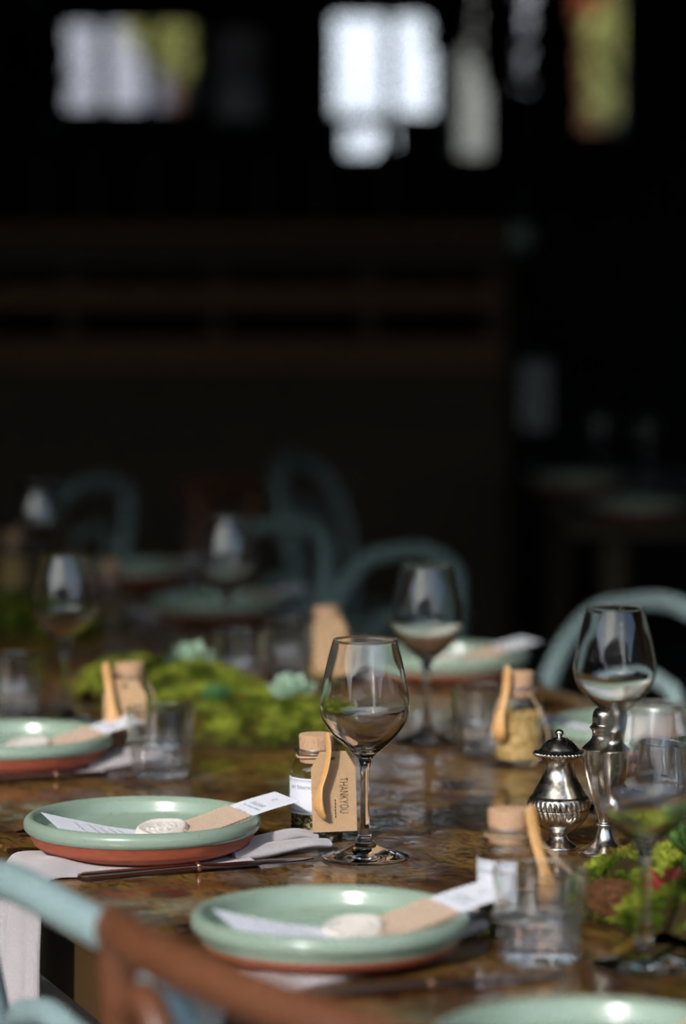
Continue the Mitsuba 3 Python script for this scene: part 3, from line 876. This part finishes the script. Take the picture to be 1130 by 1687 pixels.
def fork_meshes():
    P = spl([(-.095, 0, .0035), (-.06, 0, .0055), (-.01, 0, .0100), (.04, 0, .0060), (.055, 0, .0040)], 8)
    h = tube(P, np.interp(np.linspace(0, 1, len(P)), [0, .06, .3, .8, 1], [.0045, .0075, .0050, .0042, .0080]), 14, True, .35, (0, 0, 1))
    tines = [tube(spl([(.054, y, .0040), (.075, y, .0022), (.100, y, .0060)], 6), [.0016] * 12 + [.0006], 8) for y in (-.0072, -.0024, .0024, .0072)]
    return h, tines


fh, ft = fork_meshes()
FH, FT = pl(fh, 40), [pl(x, 40) for x in ft]


def setting(s, p, where, left=True, glaze=PL_A, card_rz=23.5, card_off=(-.083, -.056), cutlery=True, knife=(.118, -.020, 0), napkin=True, skew=0):
    base = W(s, p, .7500)
    rz = ANG + (0 if left else 180)
    B = M(base, rz)
    Bw = M(base)                                      # cards lie alike in the room, whichever side the plate is on
    t = thing('plate', f'sage green glazed plate with terracotta underside, {where}', 'plate', 'sage green plates')
    pm = M(base + [0, 0, .0036], 40 * s)
    part(t, 'glazed_top', glaze[0], 'm_glaze', pm, 'glossy sage green glaze')
    part(t, 'terracotta_base', glaze[1], 'm_terra', pm, 'bare red terracotta')
    menu_card(M(base + [0, 0, .0036]), f'white menu card on the plate {where}', card_rz, card_off)
    if napkin:
        whole('napkin', f'grey linen napkin under the plate {where}', 'napkin', pl(napkin_mesh(p if left else TW - p), 50), 'm_linen', B @ M((0, -.038 if not skew else -.032, .0005)) @ np.array([[1, 0, 0, 0], [skew, .68 if skew else 1, 0, 0], [0, 0, 1, 0], [0, 0, 0, 1.0]]), 'grey linen napkins')
    if cutlery:
        k = thing('knife', f'dark bronze knife by the plate {where}', 'knife', 'bronze knives')
        km = B @ M((knife[1], -knife[0], .0006), knife[2])
        part(k, 'handle', KH, 'm_bronze', km)
        part(k, 'collar', KC, 'm_copper', km)
        part(k, 'blade', KB_, 'm_bronze', km)
        k = thing('fork', f'copper fork beside the plate {where}', 'fork', 'copper forks')
        fm = B @ M((.002, .128, .0006))
        part(k, 'handle', FH, 'm_copper', fm)
        for x in FT:
            part(k, 'tine', x, 'm_copper', fm)


setting(-.10, .119, 'in sharp focus on the left', knife=(.112, .020, 6))
setting(.395, .132, 'largest at the front, before the foreground jar', glaze=PL_B, card_rz=23.5, card_off=(-.083, -.056), knife=(.145, .030, 2), skew=.5)
setting(-.672, .135, 'cut by the left border behind the sharp plate', knife=(.112, .020, 4))
setting(.85, .160, 'cut by the bottom right corner')
setting(-.515, .851, 'at the right border behind the tall shaker', False, PL_B, card_rz=6, card_off=(-.125, .0))
setting(-1.233, .895, 'on the far side behind the second wine glass', False, PL_B, card_off=(-.103, -.058))
setting(-2.063, .832, 'second farthest, dim and blurred', False, PL_B)
setting(-2.649, .855, 'farthest away, dim and blurred', False, PL_A)

# ------------------------------------------------------------------ moss and succulents


def mound(s0, s1, p0, p1, h, seed):
    """Soil mound of a moss runner in world coordinates, and a function giving its height."""
    ns, np_ = 60, 22

    def height(s, p):
        a, b_ = (s - s0) / (s1 - s0) * 2 - 1, (p - p0) / (p1 - p0) * 2 - 1
        wob = meshkit.fbm(np.stack([s * 9, p * 9, 0 * s + seed], -1), 3)
        e = np.clip(1 - np.abs(a) ** 4 - (np.abs(b_) * (1.25 - .5 * wob)) ** 2.4, 0, 1)
        return h * e ** .5 * (.35 + 1.0 * wob)
    S, P = np.meshgrid(np.linspace(s0, s1, ns), np.linspace(p0, p1, np_), indexing='ij')
    Hh = height(S, P)
    V = np.stack([W(s, p, .7508 + hh) for s, p, hh in zip(S.ravel(), P.ravel(), Hh.ravel())])
    low = V.copy()
    low[:, 2] = .7504
    G_ = np.stack([V, low], 1)
    i, j = np.meshgrid(np.arange(ns - 1), np.arange(np_ - 1), indexing='ij')
    a, b_, c, d = (i * np_ + j).ravel(), ((i + 1) * np_ + j).ravel(), ((i + 1) * np_ + j + 1).ravel(), (i * np_ + j + 1).ravel()
    keep = np.maximum.reduce([Hh.ravel()[x] for x in (a, b_, c, d)]) > 1e-4
    a, b_, c, d = a[keep], b_[keep], c[keep], d[keep]
    n = ns * np_
    F = np.vstack([np.stack([a, c, b_], 1), np.stack([a, d, c], 1), np.stack([a, b_, c], 1) + n, np.stack([a, c, d], 1) + n])
    m = trimesh.Trimesh(np.vstack([V, low]), F, process=False)
    m.update_faces(m.nondegenerate_faces())
    m.remove_unreferenced_vertices()
    return m, height


def fronds(s0, s1, p0, p1, height, n, L, seed, leaflets=7, spread=1.0):
    g = np.random.default_rng(seed)
    S, P = s0 + (s1 - s0) * g.random(n * 3), p0 + (p1 - p0) * g.random(n * 3)
    Hh = height(S, P)
    clump = meshkit.fbm(np.stack([S * 22, P * 22, 0 * S + seed], -1), 2)
    ok = (Hh > .002) & (clump > .22 + .16 * g.random(n * 3))
    S, P, Hh = S[ok][:n], P[ok][:n], Hh[ok][:n]
    n = len(S)
    O = np.stack([W(s, p, .750 + h) for s, p, h in zip(S, P, Hh)])
    e = 1e-3
    gs, gp = (height(S + e, P) - Hh) / e, (height(S, P + e) - Hh) / e
    U, Vv = np.array([SA, -CA, 0]), np.array([CA, SA, 0])
    N = -gs[:, None] * U - gp[:, None] * Vv
    N[:, 2] = 1
    N /= np.linalg.norm(N, axis=1, keepdims=True)
    d = N + g.normal(size=(n, 3)) * .55 * spread
    d[:, 2] = np.abs(d[:, 2]) * .8 + .1
    d /= np.linalg.norm(d, axis=1, keepdims=True)
    side = np.cross(d, g.normal(size=(n, 3)))
    side /= np.linalg.norm(side, axis=1, keepdims=True)
    ln = L * (.5 + .9 * g.random((n, 1)))
    V, F = [], []
    t = np.linspace(.12, 1, leaflets)
    for k in range(leaflets):
        droop = np.array([0, 0, -1.0]) * (t[k] ** 2) * .35
        c = O + ln * (d * t[k] + droop)
        w = ln * .34 * (1 - .75 * t[k])
        for sg in (-1, 1):
            tip = c + side * sg * w + d * w * .7
            V += [c - d * ln * .05, c + d * ln * .06, tip]
    V = np.stack(V, 1).reshape(-1, 3)
    F = np.arange(len(V)).reshape(-1, 3)
    V[:, 2] = np.maximum(V[:, 2], .7508)
    return trimesh.Trimesh(V, F, process=False)


def moss(label, s0, s1, p0, p1, h, n, L, seed, leaflets):
    t = thing('moss_runner', label, 'moss', None, 'stuff')
    m, hf = mound(s0, s1, p0, p1, h, seed)
    part(t, 'soil', pl(m, 60), 'm_soil', None, 'dark soil under the moss')
    part(t, 'fronds', pl(fronds(s0, s1, p0, p1, hf, n, L, seed, leaflets)), 'm_moss', None, 'bright green moss', 'stuff')
    return hf


h1 = moss('bright green moss runner with succulents in the middle of the table at the left', -1.34, -.67, .35, .58, .048, 12000, .012, 3, 5)
h2 = moss('bright green feathery moss at the right border in front of the silver shakers', .17, .82, .395, .66, .055, 15000, .0115, 8, 8)
h3 = moss('pale blurred moss farther back at the left border', -2.35, -1.86, .40, .60, .030, 3000, .016, 5, 5)


def leaf_mesh(L, w, th, tip=.5, curl=.3):
    n, k = 12, 10
    t = np.linspace(0, 1, n)
    ww = w * np.interp(t, [0, .2, .5, .75, .92, 1], [.35, .62, 1.0, .9, .45, .02])
    hh = th * np.interp(t, [0, .5, .85, 1], [.8, 1, .6, .05])
    zc = curl * L * t ** 2
    ang = np.arange(k) * 2 * np.pi / k
    V = np.stack([np.repeat((t * L)[:, None], k, 1), ww[:, None] * np.cos(ang), zc[:, None] + hh[:, None] * np.sin(ang) - .35 * hh[:, None] * np.cos(ang) ** 2 * 0], -1).reshape(-1, 3)
    i, j = np.meshgrid(np.arange(n - 1), np.arange(k), indexing='ij')
    q = np.stack([i * k + j, i * k + (j + 1) % k, (i + 1) * k + (j + 1) % k, (i + 1) * k + j], -1).reshape(-1, 4)
    return fix(trimesh.Trimesh(V, np.vstack([q[:, [0, 1, 2]], q[:, [0, 2, 3]]]), process=False))


LEAF = {'broad': pl(leaf_mesh(.030, .0095, .0032, curl=.22), True), 'slim': pl(leaf_mesh(.036, .0062, .0030, curl=.12), True)}


def succulent(label, s, p, z, R, bsdf, leaf='broad', rings=((7, 18), (6, 42), (4, 66)), tilt=(0, 0), tips=None, seed=0):
    g = np.random.default_rng(seed)
    t = thing('succulent', label, 'succulent', 'succulents set in the moss')
    base = M(W(s, p, z), rz=20, rx=tilt[0], ry=tilt[1])
    part(t, 'core', pl(lathe([(0, -.012), (.006, -.010), (.008, 0), (.005, .006), (0, .008)], 14), True), bsdf, base @ M(s=R))
    for q, (n, el) in enumerate(rings):
        for j in range(n):
            m = base @ M((0, 0, .003 * q * R), rz=360 * (j + .5 * (q % 2)) / n + 8 * g.random(), ry=-el + 6 * g.random(), s=R * (1 - .16 * q) * (.92 + .16 * g.random()))
            part(t, 'leaf', LEAF[leaf], tips if (tips and (q == 0 or j % 2 == 0)) else bsdf, m)


succulent('pale green rosette succulent at the far end of the left moss', -1.143, .496, .792, 1.25, 'm_succ_pale', tilt=(20, -10), seed=1)
succulent('grey green rosette succulent in the left moss beside the sharp wine glass', -.833, .525, .790, 1.15, 'm_succ_pale', tilt=(25, 0), seed=2)
succulent('small dark green succulent in the middle of the left moss', -.885, .448, .783, .8, 'm_succ_dark', tilt=(15, 0), seed=3)
succulent('upright fresh green succulent with pointed leaves behind the foreground wine glass', .365, .475, .806, 1.0, 'm_succ_green', 'slim', ((6, 40), (5, 58), (4, 75)), (10, 0), seed=4)
succulent('pale succulent in the right moss, above the red one', .425, .475, .797, 1.0, 'm_succ_pale', tilt=(28, 0), seed=5)
succulent('dark red succulent in the right moss at the border', .412, .432, .785, .72, 'm_succ_red', 'slim', ((6, 25), (5, 55)), (25, 0), seed=6)


def bark_mesh():
    m = trimesh.creation.icosphere(4, 1.0)
    v = m.vertices * [.060, .032, .022]
    n = meshkit.fbm(v * 70, 4, seed=4)
    m.vertices = v * (0.75 + .55 * n)[:, None]
    return m


whole('bark_piece', 'rough red brown piece of bark at the left end of the right moss', 'bark', pl(bark_mesh(), True), 'm_bark', M(W(.335, .418, .766), ANG + 75, s=.75))
gt = np.random.default_rng(5)
whole('dry_grass_blade', 'thin dry grass blade lying on the table right of the front plate', 'grass blade',
      pl(tube(spl([(0, 0, .0012), (.03, .004, .0016), (.06, .003, .0018), (.085, .007, .0016)], 6), .0006, 5), True), 'm_twine', M(W(.19, .335, .7502), 8))

# ------------------------------------------------------------------ bentwood chairs. chair frame: seat centre at the origin, facing +x


def hoop_pts(half, top, low, hw, back=0.0):
    pts = [(-hw, low), (-half * .94, low + .25 * (top - low)), (-half, low + .52 * (top - low)), (-half * .93, low + .76 * (top - low)), (-half * .70, low + .93 * (top - low)), (-half * .36, top - .008), (0, top)]
    pts = pts + [(-y, z) for y, z in pts[-2::-1]]
    P = spl(pts, 6)
    x = -.165 - .085 * (P[:, 1] - .45) / .4 + .035 * (P[:, 0] / .2) ** 2 - back
    return np.stack([x, P[:, 0], P[:, 1]], -1)


SEAT = pl(lathe([(0, .445), (.170, .445), (.196, .447), (.203, .455), (.203, .468), (.196, .475), (.180, .474), (.165, .470), (0, .468)], 48), 40)
FLEG = [pl(bar(spl([(.145, s * .125, .455), (.165, s * .145, .25), (.195, s * .17, .012)], 6), np.linspace(.0165, .012, 13)), 40) for s in (-1, 1)]
RLEG = [pl(bar(spl([(-.165, s * .160, .46), (-.185, s * .165, .25), (-.235, s * .185, .012)], 6), np.linspace(.0150, .012, 13)), 40) for s in (-1, 1)]
STR = pl(tube([(.150 * math.cos(a), .150 * math.sin(a), .235) for a in np.arange(40) * math.pi / 20], .009, 10, closed=True), True)
HOOP = pl(tube(hoop_pts(.205, .842, .455, .160), .0150, 16), 40)
HOOP_IN = pl(tube(hoop_pts(.105, .738, .460, .080, -.004), .0115, 14), 40)
rail = np.stack([np.array([-.245 + .055 * (y / .22) ** 2 for y in np.linspace(-.225, .225, 21)]), np.linspace(-.225, .225, 21), .868 - .020 * (np.linspace(-1, 1, 21)) ** 2], -1)
RAIL = pl(bar(rail, .0155, 16), 40)
UPR = [pl(tube(spl([(-.165, s * .160, .46), (-.180, s * .175, .62), (-.198, s * .185, .76), (-.205, s * .188, .845)], 6), .0135, 14), 40) for s in (-1, 1)]
LOOP = []
for s in (-1, 1):
    P = spl([(-.165, s * .05, .46), (-.195, s * .055, .62), (-.215, s * .075, .76), (-.218, s * .110, .822), (-.212, s * .150, .790), (-.200, s * .160, .70), (-.190, s * .150, .60), (-.175, s * .130, .50), (-.165, s * .125, .46)], 6)
    LOOP.append(pl(tube(P, .0115, 12), 40))


def chair(loc, rz, lab, kind='teal'):
    b_ = 'm_teal' if kind == 'teal' else 'm_brown'
    t = thing('bentwood_chair', lab, 'chair', 'teal hoop-backed chairs' if kind == 'teal' else 'brown wooden chairs')
    m = M((loc[0], loc[1], 0.0), rz)
    part(t, 'seat', SEAT, b_, m)
    for x in FLEG + RLEG:
        part(t, 'leg', x, b_, m)
    part(t, 'stretcher', STR, b_, m)
    if kind == 'teal':
        part(t, 'back_hoop', HOOP, b_, m)
        part(t, 'inner_hoop', HOOP_IN, b_, m)
    else:
        part(t, 'top_rail', RAIL, b_, m)
        for x in UPR:
            part(t, 'back_post', x, b_, m)
        for x in LOOP:
            part(t, 'back_loop', x, b_, m)


chair(W(.425, .095), ANG + 10, 'teal hoop-backed chair in the bottom left foreground')
chair(W(.867, .09), ANG + 9, 'brown wooden chair in the foreground, its top rail crossing the bottom edge', 'brown')
chair(W(-1.20, .99), ANG + 180 + 10, 'teal hoop-backed chair at the right border behind a wine glass')
chair(W(-2.09, .97), ANG + 180 + 10, 'teal hoop-backed chair behind the middle wine glass, clearest of the far chairs')
chair(W(-2.72, .97), ANG + 180 + 10, 'teal hoop-backed chair behind the second farthest plate')
chair(W(-3.41, 1.08), ANG + 180, 'brown wooden chair in the dark between two teal chairs', 'brown')
chair(W(-4.0, .97), ANG + 180 + 10, 'teal hoop-backed chair farthest to the left')

# ------------------------------------------------------------------ a second table in the dark at the right
t2 = thing('side_table', 'dark wooden table in the shade at the right behind the long table', 'table')
part(t2, 'tabletop', pl(box(.50, 1.6, 7.0, 9.0, .72, .75, .003)), 'm_darkwood')
for x in (.58, 1.48):
    for y in (7.06, 8.85):
        part(t2, 'leg', pl(box(x, x + .06, y, y + .06, 0, .7195, .003)), 'm_darkwood')
sgn = thing('table_sign', 'upright pale grey sign standing on the shaded table at the right', 'sign')
part(sgn, 'panel', pl(box(.50, .585, 8.90, 8.906, .87, 1.06, .001)), 'm_greycard')
part(sgn, 'stand', pl(cat(lathe([(0, .7505), (.035, .7505), (.035, .756), (.006, .764), (.006, .870), (0, .870)], 20))), 'm_frame', M((.5425, 8.903, 0)))
for i, (x, y, lab) in enumerate(((.80, 8.3, 'wine glass on the shaded table, nearer the right border'), (.70, 8.6, 'wine glass on the shaded table, left of another'))):
    t = thing('wine_glass', lab, 'wine glass', 'wine glasses on the shaded table')
    for nm, g_ in (('bowl', GB), ('stem', GS), ('foot', GF)):
        part(t, nm, g_, 'm_glass', M((x, y, .7506)))
chair((.10, 7.75), -20, 'dim teal hoop-backed chair in the dark, left of the shaded table')
for x, y, lab in ((.61, 8.15, 'dim sage plate on the shaded table, farther back'), (.68, 7.25, 'dim sage plate on the shaded table, nearer')):
    t = thing('plate', lab, 'plate', 'sage plates on the shaded table')
    part(t, 'glazed_top', PL_A[0], 'm_glaze', M((x, y, .7503)))
    part(t, 'terracotta_base', PL_A[1], 'm_terra', M((x, y, .7503)))
